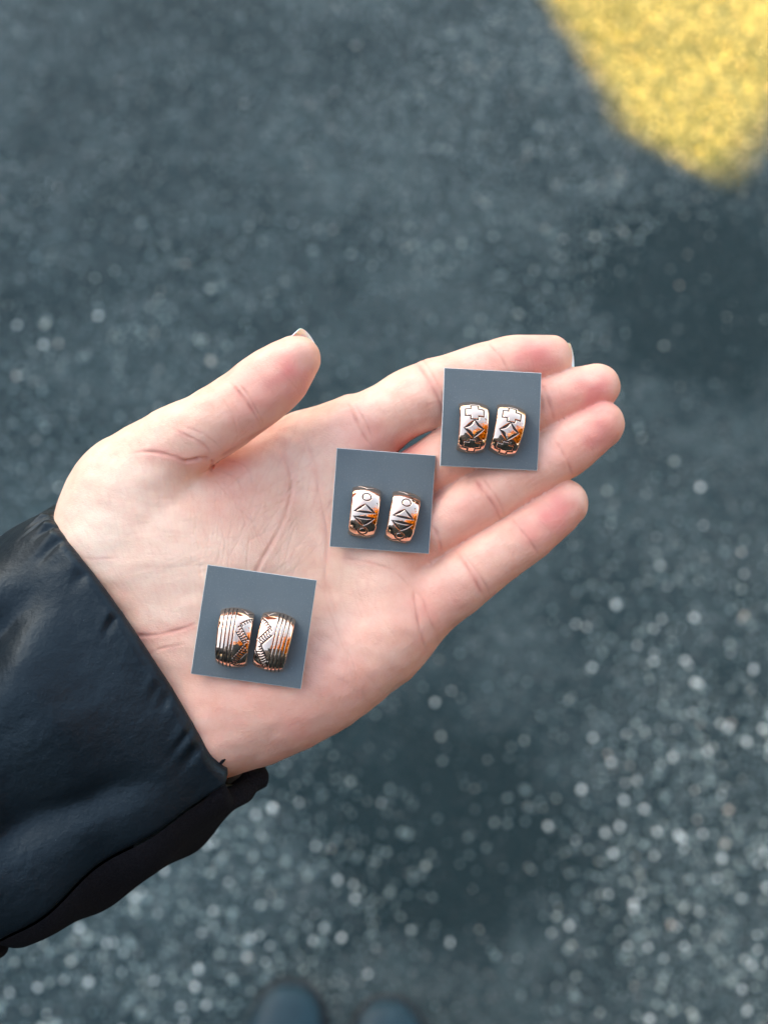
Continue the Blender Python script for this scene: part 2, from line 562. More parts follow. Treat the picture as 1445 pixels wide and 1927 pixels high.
class Field:
    def __init__(self, lo, hi, step):
        self.lo, self.step = np.asarray(lo, float), step
        self.n = (np.ceil((np.asarray(hi) - self.lo) / step)).astype(int) + 1
        self.f = np.full(self.n, 0.03, np.float32)

    def sub(self, lo, hi):
        a = np.clip(np.floor((np.asarray(lo) - self.lo) / self.step).astype(int), 0, self.n)
        b = np.clip(np.ceil((np.asarray(hi) - self.lo) / self.step).astype(int) + 1, 0, self.n)
        ax = [(self.lo[i] + np.arange(a[i], b[i]) * self.step).astype(np.float32) for i in range(3)]
        return tuple(slice(a[i], b[i]) for i in range(3)), ax

    def tube(self, pts, rad, margin=0.012):
        """distance to a tapered polyline; returns slice and values"""
        pts, rad = np.asarray(pts, float), np.asarray(rad, float)
        m = rad.max() + margin
        sl, (X, Y, Z) = self.sub(pts.min(0) - m, pts.max(0) + m)
        out = np.full((len(X), len(Y), len(Z)), 0.03, np.float32)
        for a, b, ra, rb in zip(pts[:-1], pts[1:], rad[:-1], rad[1:]):
            mm = max(ra, rb) + margin
            lo, hi = np.minimum(a, b) - mm, np.maximum(a, b) + mm
            ix = [slice(*np.searchsorted(A, (lo[i], hi[i]))) for i, A in enumerate((X, Y, Z))]
            x, y, z = X[ix[0]][:, None, None] - a[0], Y[ix[1]][None, :, None] - a[1], Z[ix[2]][None, None, :] - a[2]
            d = (b - a).astype(np.float32)
            t = np.clip((x * d[0] + y * d[1] + z * d[2]) / float(d @ d), 0, 1)
            q = np.sqrt((x - t * d[0]) ** 2 + (y - t * d[1]) ** 2 + (z - t * d[2]) ** 2) - (ra + (rb - ra) * t)
            out[tuple(ix)] = np.minimum(out[tuple(ix)], q)
        return sl, out

    def surface(self):
        f, n = self.f, self.n
        s = f < 0
        c = [s[i:n[0] - 1 + i, j:n[1] - 1 + j, k:n[2] - 1 + k] for i in (0, 1) for j in (0, 1) for k in (0, 1)]
        any_, all_ = c[0].copy(), c[0].copy()
        for q in c[1:]:
            any_ |= q
            all_ &= q
        act = np.argwhere(any_ & ~all_)
        idx = np.full(n - 1, -1, np.int64)
        idx[act[:, 0], act[:, 1], act[:, 2]] = np.arange(len(act))
        off = np.array([(i, j, k) for i in (0, 1) for j in (0, 1) for k in (0, 1)])
        val = np.stack([f[act[:, 0] + o[0], act[:, 1] + o[1], act[:, 2] + o[2]] for o in off], 1)
        acc = np.zeros((len(act), 3))
        cnt = np.zeros(len(act))
        for a in range(8):
            for b in range(a + 1, 8):
                if np.abs(off[a] - off[b]).sum() != 1:
                    continue
                va, vb = val[:, a], val[:, b]
                m = (va < 0) != (vb < 0)
                t = np.where(m, va / np.where(m, va - vb, 1), 0)
                acc += np.where(m[:, None], off[a] + t[:, None] * (off[b] - off[a]), 0)
                cnt += m
        verts = (act + acc / cnt[:, None]) * self.step + self.lo
        quads = []
        for ax in range(3):
            o1, o2 = [(1, 2), (2, 0), (0, 1)][ax]
            A = s
            sl0 = [slice(1, -1)] * 3
            sl1 = [slice(1, -1)] * 3
            sl0[ax], sl1[ax] = slice(0, -1), slice(1, None)
            e = np.argwhere(A[tuple(sl0)] != A[tuple(sl1)])
            add = np.ones(3, int)
            add[ax] = 0
            e = e + add
            ins = A[e[:, 0], e[:, 1], e[:, 2]]
            d1, d2 = np.zeros(3, int), np.zeros(3, int)
            d1[o1], d2[o2] = 1, 1
            q = np.stack([idx[tuple((e - d1 - d2).T)], idx[tuple((e - d2).T)], idx[tuple(e.T)], idx[tuple((e - d1).T)]], 1)
            q[~ins] = q[~ins][:, ::-1]
            quads.append(q)
        return verts, np.concatenate(quads)


def smooth_mesh(v, q, it, lam=0.5, mu=-0.52):
    e = np.concatenate([q[:, [0, 1]], q[:, [1, 2]], q[:, [2, 3]], q[:, [3, 0]]])
    cnt = np.bincount(e[:, 0], minlength=len(v)) + np.bincount(e[:, 1], minlength=len(v))
    for i in range(it):
        for w in (lam, mu):
            s = np.stack([np.bincount(e[:, 0], v[e[:, 1], k], len(v)) + np.bincount(e[:, 1], v[e[:, 0], k], len(v)) for k in range(3)], 1)
            v = v + w * (s / cnt[:, None] - v)
    return v


def spline(ctrl, n):
    c = np.asarray(ctrl, float)
    c = np.vstack([2 * c[0] - c[1], c, 2 * c[-1] - c[-2]])
    out = []
    m = len(c) - 3
    for t in np.linspace(0, m - 1e-6, n):
        i = int(t)
        f = t - i
        p0, p1, p2, p3 = c[i:i + 4]
        out.append(0.5 * (2 * p1 + (p2 - p0) * f + (2 * p0 - 5 * p1 + 4 * p2 - p3) * f * f + (3 * p1 - p0 - 3 * p2 + p3) * f ** 3))
    return np.array(out)


def poly_sdf(px, py, poly):
    """signed distance (negative inside) to a polygon; px, py arrays of one shape"""
    poly = np.asarray(poly, float)
    d = np.full(px.shape, 1e18)
    ins = np.zeros(px.shape, bool)
    for a, b in zip(poly, np.roll(poly, -1, 0)):
        e = b - a
        t = np.clip(((px - a[0]) * e[0] + (py - a[1]) * e[1]) / (e @ e), 0, 1)
        d = np.minimum(d, (px - a[0] - t * e[0]) ** 2 + (py - a[1] - t * e[1]) ** 2)
        cond = ((a[1] > py) != (b[1] > py))
        with np.errstate(divide='ignore', invalid='ignore'):
            xx = a[0] + (py - a[1]) * e[0] / e[1]
        ins ^= cond & (px < xx)
    d = np.sqrt(d)
    return np.where(ins, -d, d)


# ------------------------------------------------------------------ the person
person = empty('person', (-0.05, -0.2, 0), label='person in a black padded jacket holding out an open palm', category='person')
PINV = Matrix.Translation((0.05, 0.2, 0))


def person_part(name, me, mat, parent=None):
    """me is in world coordinates; the part hangs below the person"""
    me.transform(PINV)
    return link(name, me, mat, parent or person)


# each finger: (u, v, radius in photo pixels, z in mm) from the palm to the tip
FINGERS = {
    'index': [(610, 868, 76, -17), (690, 808, 69, -13.5), (752, 768, 62.5, -10.5), (815, 740, 63, -9), (880, 712, 57, -9.5), (930, 694, 54, -10), (978, 681, 50, -11), (1034, 675, 42, -12.5)],
    'middle': [(640, 970, 72, -17), (724, 931, 60, -13.5), (800, 885, 52, -11), (880, 836, 57, -10), (945, 799, 56, -10.5), (1015, 765, 54, -11.5), (1068, 745, 50, -12.5), (1122, 727, 43, -14)],
    'ring': [(670, 1080, 72, -16), (755, 1030, 62, -12.5), (820, 990, 57, -10), (888, 949, 56, -9), (955, 906, 56, -9.3), (1030, 861, 56, -10), (1078, 832, 54, -10.6), (1127, 801, 46.5, -11.6)],
    'pinky': [(700, 1205, 82, -15), (788, 1152, 67, -11), (836, 1116, 62, -9), (887, 1078, 60, -8), (932, 1045, 57, -8), (986, 1008, 53, -8.6), (1022, 981, 50, -9.2), (1062, 948, 44.5, -10)],
    'thumb': [(212, 1050, 80, -16), (226, 975, 86, -11), (258, 904, 84, -6), (318, 846, 74, 0.5), (395, 800, 67, 5.5), (460, 758, 65, 8), (517, 714, 62, 9), (556, 676, 47.5, 9.5)],
}
PALM = [(425, 1452), (508, 1421), (570, 1390), (632, 1353), (694, 1313), (757, 1266), (796, 1222), (812, 1180), (800, 1125), (772, 1060), (748, 985), (722, 905), (698, 835), (652, 745),
        (600, 761), (548, 770), (480, 812), (400, 860), (330, 850), (262, 858), (200, 905), (155, 950), (110, 1006), (60, 1090), (-40, 1190), (200, 1575), (325, 1500)]


def finger_axis(ctrl, n=40):
    s = spline(ctrl, n)
    z = s[:, 3] / 1000
    return P(s[:, 0], s[:, 1], z), s[:, 2] * (D0 - z) / FPX


def build_hand():
    step = 0.00075
    lo, hi = P(-80, 1660, 0), P(1200, 600, 0)
    F = Field((lo[0] - 0.004, lo[1], -0.046), (hi[0], hi[1], 0.032), step)
    X, Y, Z = [(F.lo[i] + np.arange(F.n[i]) * step).astype(np.float32) for i in range(3)]
    s = (D0 + 0.010) / FPX
    UU, VV = np.meshgrid(U0 + X / s, V0 - Y / s, indexing='ij')
    d2 = (poly_sdf(UU, VV, PALM) * s).astype(np.float32)
    # level of the palm: rises from the finger roots to the heel, hollow in the middle
    along = np.clip((-(UU - 720) * 0.714 + (VV - 943) * 0.70) / 339, -0.3, 1.25)
    zm = -0.0165 + 0.0105 * along - 0.0055 * np.exp(-((UU - 610) ** 2 + (VV - 1030) ** 2) / (2 * 105 ** 2))
    across = np.clip((UU - 330 + (VV - 1180) * 0.75) / 330, -1, 1)
    ws = np.clip((along - 0.1) / 0.9, 0, 1)
    zm = (zm - 0.0035 * across ** 4 * ws * ws * (3 - 2 * ws)).astype(np.float32)
    h, R = 0.0135, 0.0135
    q = np.abs(Z[None, None, :] - zm[:, :, None])
    dx = np.maximum(d2 + R, 0)[:, :, None]
    pl = np.where(dx > 0, np.sqrt(dx * dx + q * q) - R, q - h).astype(np.float32)
    F.f = np.minimum(F.f, pl)

    def blob(ctrl, k):
        a, r = finger_axis(ctrl, 14)
        sl, d = F.tube(a, r)
        F.f[sl] = smin(F.f[sl], d, k)
    # ball of the thumb, heel on the little finger side, pads at the finger roots
    blob([(235, 950, 98, -11), (300, 1000, 112, -8.5), (375, 1080, 110, -7.5), (400, 1160, 95, -7)], 0.014)
    blob([(700, 1215, 72, -9), (620, 1260, 88, -8), (520, 1300, 98, -7.5), (430, 1330, 92, -8)], 0.014)
    blob([(655, 850, 56, -11.5), (692, 965, 58, -11.5), (720, 1060, 60, -11), (745, 1150, 58, -9.5)], 0.012)
    DF = np.full(F.f.shape, 0.04, np.float32)
    for name, ctrl in FINGERS.items():
        a, r = finger_axis(ctrl, 44)
        sl, d = F.tube(a, r)
        uu, vv = UU[sl[0], sl[1]], VV[sl[0], sl[1]]
        if name == 'thumb':
            thumb = (sl, d, np.clip((uu - 300 + 0.2 * (vv - 850)) / 110, 0, 1) ** 2)
            continue
        # fingers part sharply from each other beyond the webs and flow together inside the palm
        g = np.clip((690 + (vv - 850) * 0.33 - uu) / 60, 0, 1)
        DF[sl] = smin(DF[sl], d, (0.0005 + 0.011 * g)[:, :, None].astype(np.float32))
    F.f = smin(F.f, DF, 0.0055)
    sl, d, g = thumb
    F.f[sl] = smin(F.f[sl], d, (0.013 * (1 - g) + 0.0004 * g)[:, :, None].astype(np.float32))
    v, qd = F.surface()
    v = smooth_mesh(v, qd, 5)
    me = mesh_np('hand', v, qd)
    ob = bpy.data.objects.new('hand_cage', me)
    COL.objects.link(ob)
    md = ob.modifiers.new('s', 'SUBSURF')
    md.levels = 1
    dg = bpy.context.evaluated_depsgraph_get()
    fine = bpy.data.meshes.new_from_object(ob.evaluated_get(dg))
    bpy.data.objects.remove(ob)
    bpy.data.meshes.remove(me)
    n = len(fine.vertices)
    co = np.empty(n * 3, np.float32)
    fine.vertices.foreach_get('co', co)
    co = co.reshape(-1, 3).astype(float)
    no = np.empty(n * 3, np.float32)
    fine.vertex_normals.foreach_get('vector', no)
    no = no.reshape(-1, 3).astype(float)
    u, w = to_px(co)
    front = np.clip(no[:, 2] * 3 + 0.6, 0, 1)
    disp = np.zeros(n)
    crease = np.zeros(n)
    red = np.zeros(n)
    bins = {}

    def line(pts, width, depth, tint, halo=0.0, wob=0.0, taper=True):
        """a skin crease along photo pixels; width in mm, depth in mm"""
        p = spline(pts, max(4, 4 * len(pts))) if len(pts) > 2 else np.asarray(pts, float)
        lo, hi = p.min(0) - 45, p.max(0) + 45
        if halo == 0:
            lo, hi = p.min(0) - 14, p.max(0) + 14
        m = np.where((u > lo[0]) & (u < hi[0]) & (w > lo[1]) & (w < hi[1]) & (front > 0))[0]
        if len(m) == 0:
            return
        uu, ww = u[m], w[m]
        best = np.full(len(m), 1e9)
        tpar = np.zeros(len(m))
        L = len(p) - 1
        for i in range(L):
            a, e = p[i], p[i + 1] - p[i]
            t = np.clip(((uu - a[0]) * e[0] + (ww - a[1]) * e[1]) / (e @ e), 0, 1)
            d = np.hypot(uu - a[0] - t * e[0], ww - a[1] - t * e[1])
            b = d < best
            best[b] = d[b]
            tpar[b] = (i + t[b]) / L
        mm = best * (D0 / FPX) * 1000
        tap = np.clip(np.minimum(tpar, 1 - tpar) * 6, 0, 1) if taper else 1.0
        vary = 0.72 + 0.28 * np.sin(tpar * 17 + p[0, 0]) if halo else 1.0
        g = np.exp(-(mm / (width * 0.5)) ** 2) * tap * front[m] * vary
        disp[m] -= g * depth / 1000
        if halo:
            hl = np.exp(-(mm / halo) ** 2) * tap * front[m]
            disp[m] += hl * depth * 0.22 / 1000
            red[m] = np.maximum(red[m], hl * tint * 0.5)
        crease[m] = np.maximum(crease[m], g * tint * 0.75)
    # main palm creases
    line([(537, 785), (533, 850), (549, 905), (541, 960), (516, 1015), (487, 1065), (450, 1150), (428, 1230)], 1.5, 0.4, 0.26, 2.6)
    line([(560, 800), (591, 870), (606, 950), (616, 1015), (612, 1119), (626, 1165), (655, 1240), (672, 1300)], 1.3, 0.28, 0.22, 2.2)
    line([(600, 1030), (618, 1110), (642, 1190), (668, 1262), (675, 1320)], 1.2, 0.22, 0.2, 2.0)
    line([(778, 1108), (740, 1075), (690, 1058), (640, 1050)], 0.9, 0.25, 0.3, 1.8)
    line([(778, 1105), (782, 1140), (790, 1185), (800, 1225)], 1.1, 0.35, 0.55, 2.4)
    line([(224, 1195), (290, 1195), (345, 1183), (372, 1172)], 1.1, 0.3, 0.6, 2.2)
    line([(262, 1240), (300, 1222), (350, 1212)], 0.9, 0.2, 0.3, 1.6)
    line([(140, 1048), (180, 1052), (230, 1050)], 0.9, 0.15, 0.22, 1.4)
    # thumb
    line([(430, 716), (452, 742), (474, 770), (494, 806)], 1.0, 0.5, 0.75, 2.2)
    line([(444, 716), (468, 745), (487, 778), (496, 800)], 0.8, 0.35, 0.6, 1.8)
    line([(412, 742), (430, 768), (444, 800), (448, 830)], 0.6, 0.16, 0.3, 1.2)
    line([(322, 806), (352, 820), (382, 836), (404, 858)], 0.8, 0.3, 0.5, 1.8)
    line([(336, 800), (372, 812), (402, 830), (424, 852)], 0.6, 0.2, 0.35, 1.4)
    line([(236, 854), (280, 850), (322, 858), (350, 867), (378, 861), (400, 862)], 1.1, 0.5, 0.7, 2.4)
    line([(345, 869), (360, 866), (380, 862), (398, 862)], 1.3, 0.65, 0.75, 2.4)
    line([(400, 862), (399, 874), (396, 888)], 1.2, 0.7, 0.7, 2.2)
    line([(398, 884), (430, 892), (448, 905), (460, 930)], 0.9, 0.25, 0.3, 1.8)
    line([(420, 866), (452, 872), (470, 890), (474, 915)], 0.8, 0.2, 0.25, 1.8)
    for k in range(9):
        a = 0.12 * k
        line([(398 + 3 * k, 890 + 6 * k), (415 + 9 * k, 915 + 10 * k), (418 + 13 * k, 950 + 14 * k)], 0.7, 0.12, 0.12, 1.0)
    line([(400, 868), (445, 840), (495, 810), (550, 781)], 1.0, 0.3, 0.75, 2.4)  # fold under the thumb; its tint also paints the reddish shade there
    # index, middle, ring, little finger: root, middle and end creases (doubled where the photo doubles them)
    line([(655, 758), (668, 788), (684, 818), (704, 848)], 1.1, 0.45, 0.6, 2.6)
    line([(668, 762), (688, 795), (702, 828)], 0.8, 0.22, 0.4, 2.0)
    line([(776, 677), (796, 700), (814, 730), (830, 760), (842, 800)], 1.1, 0.45, 0.7, 2.6)
    line([(792, 672), (812, 702), (830, 736), (846, 780)], 0.8, 0.25, 0.5, 2.2)
    line([(916, 640), (932, 658), (946, 676), (956, 700), (962, 730)], 1.0, 0.38, 0.6, 2.4)
    line([(1016, 716), (1026, 740), (1036, 768), (1042, 792)], 1.0, 0.35, 0.55, 2.4)
    line([(1006, 724), (1016, 750), (1024, 782)], 0.8, 0.2, 0.4, 1.8)
    line([(856, 792), (872, 822), (890, 856), (902, 884)], 1.0, 0.4, 0.6, 2.4)
    line([(1044, 828), (1058, 850), (1068, 872), (1078, 900)], 1.0, 0.35, 0.55, 2.4)
    line([(890, 896), (908, 922), (928, 950), (944, 982)], 1.0, 0.45, 0.7, 2.4)
    line([(902, 892), (922, 918), (938, 942), (950, 972)], 0.8, 0.25, 0.5, 2.0)
    line([(806, 984), (820, 1000), (828, 1022), (832, 1046)], 1.0, 0.35, 0.5, 2.2)
    line([(962, 974), (980, 996), (998, 1020), (1015, 1048)], 1.0, 0.35, 0.6, 2.4)
    line([(856, 1036), (876, 1062), (895, 1095), (912, 1128)], 1.0, 0.45, 0.75, 2.6)
    line([(870, 1040), (892, 1068), (912, 1098), (922, 1122)], 0.8, 0.25, 0.5, 2.2)
    line([(780, 1110), (796, 1130), (806, 1160), (822, 1196)], 0.8, 0.22, 0.4, 2.0)
    # fine lines
    r = np.random.default_rng(11)
    for k in range(150):      # upright fine lines over the ball of the thumb
        cu, cv = r.normal(330, 90), r.normal(1010, 85)
        ln = r.uniform(25, 80)
        a = r.normal(1.35, 0.18) + (cu - 330) * 0.002
        c, s_ = math.cos(a), math.sin(a)
        b = r.normal(0, 4)
        line([(cu - c * ln, cv - s_ * ln), (cu + s_ * b, cv - c * b), (cu + c * ln, cv + s_ * ln)], 0.6, r.uniform(0.02, 0.06), 0.07)
    for k in range(70):      # crossing lines
        cu, cv = r.normal(330, 100), r.normal(1020, 90)
        ln = r.uniform(20, 60)
        a = r.normal(0.05, 0.15)
        c, s_ = math.cos(a), math.sin(a)
        line([(cu - c * ln, cv - s_ * ln), (cu, cv + r.normal(0, 3)), (cu + c * ln, cv + s_ * ln)], 0.6, r.uniform(0.02, 0.05), 0.06)
    for k in range(70):      # slanting lines in the hollow of the palm
        cu, cv = r.normal(520, 70), r.normal(980, 80)
        ln = r.uniform(25, 70)
        a = r.normal(2.2, 0.35)
        c, s_ = math.cos(a), math.sin(a)
        line([(cu - c * ln, cv - s_ * ln), (cu + r.normal(0, 4), cv + r.normal(0, 4)), (cu + c * ln, cv + s_ * ln)], 0.65, r.uniform(0.03, 0.08), 0.10)
    for k in range(60):
        cu, cv = r.normal(640, 70), r.normal(1150, 90)
        ln = r.uniform(20, 60)
        a = r.normal(1.1, 0.5)
        c, s_ = math.cos(a), math.sin(a)
        line([(cu - c * ln, cv - s_ * ln), (cu + r.normal(0, 4), cv + r.normal(0, 4)), (cu + c * ln, cv + s_ * ln)], 0.65, r.uniform(0.02, 0.06), 0.08)
    for name, ctrl in FINGERS.items():
        sp = spline(ctrl, 60)
        for k in range(46 if name != 'thumb' else 34):
            i = r.integers(12 if name != 'thumb' else 26, 56)
            p, d = sp[i], sp[i + 1, :2] - sp[i - 1, :2]
            d /= np.linalg.norm(d)
            o = np.array((-d[1], d[0]))
            if r.uniform() < 0.45:      # lengthwise
                a0 = p[:2] + o * r.uniform(-0.75, 0.75) * p[2]
                ln = r.uniform(10, 26)
                q = [a0 - d * ln, a0 + o * r.normal(0, 2), a0 + d * ln]
            else:
                a0 = p[:2] + o * r.uniform(-0.4, 0.4) * p[2]
                ln = r.uniform(0.25, 0.6) * p[2]
                q = [a0 - o * ln, a0 + d * r.normal(0, 3), a0 + o * ln]
            line(q, 0.6, r.uniform(0.02, 0.06), 0.08)
    # reddened and pale regions of the skin
    def spot(cu, cv, rad, amt, tgt):
        np.maximum(tgt, amt * np.exp(-((u - cu) ** 2 + (w - cv) ** 2) / (2 * rad * rad)), out=tgt)
    for cu, cv, rad, amt in ((1005, 678, 38, 0.75), (950, 700, 50, 0.4), (1115, 745, 38, 0.8), (1060, 765, 40, 0.45), (1125, 822, 36, 0.7), (1080, 850, 45, 0.4), (1045, 965, 34, 0.8), (1010, 995, 40, 0.5),
                             (545, 712, 40, 0.7), (510, 735, 45, 0.5), (470, 790, 40, 0.35), (850, 1110, 40, 0.35), (880, 960, 50, 0.35), (700, 830, 45, 0.4), (770, 850, 40, 0.5), (780, 930, 60, 0.35), (800, 1150, 50, 0.35),
                             (640, 1290, 70, 0.28), (560, 1360, 60, 0.3), (420, 870, 35, 0.4), (450, 1340, 90, 0.2), (700, 1180, 60, 0.15), (660, 790, 40, 0.25), (430, 930, 50, 0.2)):
        spot(cu, cv, rad, amt, red)
    red = np.maximum(red, 0.17 * np.clip((u - 640) / 150, 0, 1))
    red = np.maximum(red, 0.16 * np.exp(-((u - 540) ** 2 + (w - 1380) ** 2) / (2 * 110 ** 2)))
    red *= np.clip(0.85 + 0.15 * Wave(17, 0.007, 12)(co), 0.5, 1.2)
    pale = np.zeros(n)
    for cu, cv, rad, amt in ((190, 1010, 70, 0.8), (250, 930, 70, 0.5), (330, 1050, 110, 0.55), (500, 1050, 80, 0.45), (640, 1110, 70, 0.4), (560, 870, 60, 0.3), (850, 1080, 30, 0.4), (930, 1030, 30, 0.3), (1095, 700, 25, 0.3), (700, 750, 40, 0.4)):
        spot(cu, cv, rad, amt, pale)
    # broad unevenness of living tissue
    disp += 0.00022 * Wave(8, 0.018, 12)(co) + 0.00008 * Wave(9, 0.006, 12)(co)
    co2 = co + no * disp[:, None]
    fine.vertices.foreach_set('co', to_world(co2).astype(np.float32).ravel())
    attr(fine, 'redness', np.clip(red * 1.35, 0, 0.95))
    attr(fine, 'crease', np.clip(crease, 0, 1))
    attr(fine, 'pale', np.clip(pale * (1 - red), 0, 1))
    fine.polygons.foreach_set('use_smooth', np.full(len(fine.polygons), True))
    fine.update()
    hand = person_part('hand', fine, M_SKIN)
    return hand, co2, no


hand, HCO, HNO = build_hand()


def nail(ctrl, length, wid, over, back_turn, lift):
    a, r = finger_axis(ctrl, 44)
    tip, d = a[-1], a[-1] - a[-6]
    d /= np.linalg.norm(d)
    side = np.cross(d, (0, 0, 1.0))
    side /= np.linalg.norm(side)
    back = np.cross(side, d)
    back = back if back[2] < 0 else -back
    ct, st = math.cos(back_turn), math.sin(back_turn)
    back, side = back * ct + side * st, side * ct - back * st
    rt = r[-1]
    vs, tips = [], []
    ns, nt = 14, 15
    for layer in (0, 1):
        for i in range(ns):
            s = i / (ns - 1)
            for j in range(nt):
                t = -1 + 2 * j / (nt - 1)
                ang = t * 1.15
                end = (1 - 0.30 * t * t)                      # rounded free edge
                ax = -length + s * (length + rt * 0.93 + over) * (1 if s < 0.6 else 1 - (s - 0.6) / 0.4 * (1 - end) * 0.35)
                rr = (rt + lift) * (1.02 - 0.30 * max(0, s - 0.45) ** 1.2)
                p = tip + d * ax + back * (math.cos(ang) * rr * 0.80) + side * (math.sin(ang) * wid)
                vs.append(p - back * (0.0004 if layer else 0))
                tips.append(1.0 if s > 0.80 else 0.0)
    f = []
    K = ns * nt
    for i in range(ns - 1):
        for j in range(nt - 1):
            q = (i * nt + j, i * nt + j + 1, (i + 1) * nt + j + 1, (i + 1) * nt + j)
            f.append(q)
            f.append(tuple(k + K for k in q[::-1]))
    rim = [j for j in range(nt)] + [i * nt + nt - 1 for i in range(1, ns)] + [(ns - 1) * nt + j for j in range(nt - 2, -1, -1)] + [i * nt for i in range(ns - 2, 0, -1)]
    for k, q in zip(rim, rim[1:] + rim[:1]):
        f.append((k, k + K, q + K, q))
    me = mesh_np('fingernail', to_world(np.array(vs)), f)
    attr(me, 'tip', tips)
    person_part('fingernail', me, M_NAIL, hand)


for nm, ctrl in FINGERS.items():
    if nm == 'thumb':
        nail(ctrl, 0.010, 0.0060, 0.0012, -0.8, 0.0001)
    else:
        nail(ctrl, 0.008, 0.0052, 0.0030 if nm == 'index' else 0.0, 0.0, 0.0002)


# ------------------------------------------------------------------ jacket sleeve around the wrist
AX, BX = np.array((-0.84, 0.5426)), np.array((0.5426, 0.84))
ORG = np.array((270.0, 1220.0))
ZC = -0.009
SEAM_A, SEAM_B = 0.62, 3.70
rs = np.random.default_rng(5)
WR = [(f, rs.uniform(0.03, 0.08), rs.uniform(0.0006, 0.0020), rs.uniform(16, 55)) for f in np.concatenate([rs.uniform(0.5, 2.9, 15), rs.uniform(-3.0, 0.3, 10)])]
W1, W2, W3 = Wave(31, 0.075, 10), Wave(32, 0.035, 10), Wave(33, 0.16, 6)


def hem(phi):
    """where the cuff ends along the sleeve (pixels along the arm axis)"""
    s, c = np.sin(phi), np.cos(phi)
    back = np.clip((0.16 - s) / 0.36, 0, 1)
    back = back * back * (3 - 2 * back)
    lowdip = 18 * np.exp(-((phi - 0.62) / 0.2) ** 2)
    return 18 - lowdip + 6 * np.sin(phi * 3.1) - back * (60 + 18 * c)


def sleeve_point(a, phi, off, hem_a):
    n = 2.8
    c, s = np.cos(phi), np.sin(phi)
    bb = np.sign(c) * np.abs(c) ** (2 / n)
    zz = np.sign(s) * np.abs(s) ** (2 / n)
    rel = np.clip((a - hem_a) / 200.0, 0, 1)
    puff = rel * rel * (3 - 2 * rel)
    hb = 322 + np.where(c > 0, 0, 14) * puff + np.where(c > 0, 16, 0) + np.where(c < 0, 8, 0)
    hz = np.where(s > 0, 0.0265 + 0.007 * puff, 0.026 + 0.008 * puff)
    g = np.maximum(a - 500, 0) / 1200.0
    hb = hb * (1 + 0.1 * g)
    hz = hz * (1 + 0.5 * np.clip(g, 0, 1))
    base = ORG + a[:, None] * AX + (12 + hb * bb)[:, None] * BX
    z = ZC + hz * zz
    p = P(base[:, 0], base[:, 1], z)
    # outward normal, approximate
    nb = bb / hb * 0.168
    nn = np.stack([BX[0] * c, -BX[1] * c, s], -1)
    nn /= np.linalg.norm(nn, axis=1)[:, None]
    d = off + puff * (0.0055 * W1(p) + 0.0019 * W2(p) + 0.0035 * W3(p))
    d = d - 0.0014 * np.exp(-((phi - SEAM_A) / 0.035) ** 2)
    for f, wd, dp, ln in WR:
        dphi = (phi - f + np.pi) % (2 * np.pi) - np.pi
        x = (a - hem_a)
        skew = dphi + 0.0012 * x
        env = np.clip(x / 6, 0, 1) * np.exp(-(x / ln) ** 2) * 0.9 + 0.35 * (x < 6)
        d = d + dp * 0.9 * (0.5 * np.exp(-((skew - wd * 1.1) / wd) ** 2) - np.exp(-(skew / (wd * 0.7)) ** 2)) * env
    ea = np.clip((a - 90) / 120, 0, 1) * np.clip((760 - a) / 200, 0, 1)
    c1 = 2.15 - 0.0009 * (a - 150)
    d = d + ea * (-0.0050 * np.exp(-((phi - c1) / 0.17) ** 2) + 0.0042 * np.exp(-((phi - c1 + 0.36) / 0.20) ** 2))
    c2 = 1.05 + 0.0007 * (a - 150)
    d = d + ea * (-0.0028 * np.exp(-((phi - c2) / 0.13) ** 2))
    # a hem seam a little way in, and one quilting seam further up
    d = d - 0.0042 * np.exp(-((a - 500 - 50 * np.sin(phi * 2)) / 14.0) ** 2)
    return p + nn * d[:, None]


def loft(phis, prof, closed):
    """prof: list of (a offset from hem in px, radial offset m, absolute?)"""
    rows = []
    for da, off in prof:
        ha = hem(phis)
        rows.append(sleeve_point(ha + da, phis, np.full(len(phis), off), ha))
    V = np.concatenate(rows)
    m = len(phis)
    f = []
    R = m if closed else m - 1
    i = np.arange(len(prof) - 1)[:, None]
    j = np.arange(R)[None, :]
    j2 = (j + 1) % m
    q = np.stack([i * m + j, i * m + j2, (i + 1) * m + j2, (i + 1) * m + j], -1).reshape(-1, 4)
    return V, q


roll = [(12 + 20 * (1 - math.sin(t)) * 0 + 10 * 0, 0) for t in ()]
rim = [(24, -0.0078), (8, -0.0074), (-4, -0.0064), (-10, -0.0050), (-12, -0.0036), (-10, -0.0021), (-4, -0.0008), (4, 0.0)]
body_prof = rim + [(k, 0.0) for k in list(range(7, 60, 4)) + list(range(62, 640, 8)) + list(range(660, 1800, 40))]

jacket_root = None
jk = Field((-0.55, -0.62, 0.62), (0.42, 0.08, 1.56), 0.012)


def tube_into(F, pts, rad, k):
    sl, d = F.tube(pts, rad, 0.05)
    F.f[sl] = smin(F.f[sl], d.astype(np.float32), k)


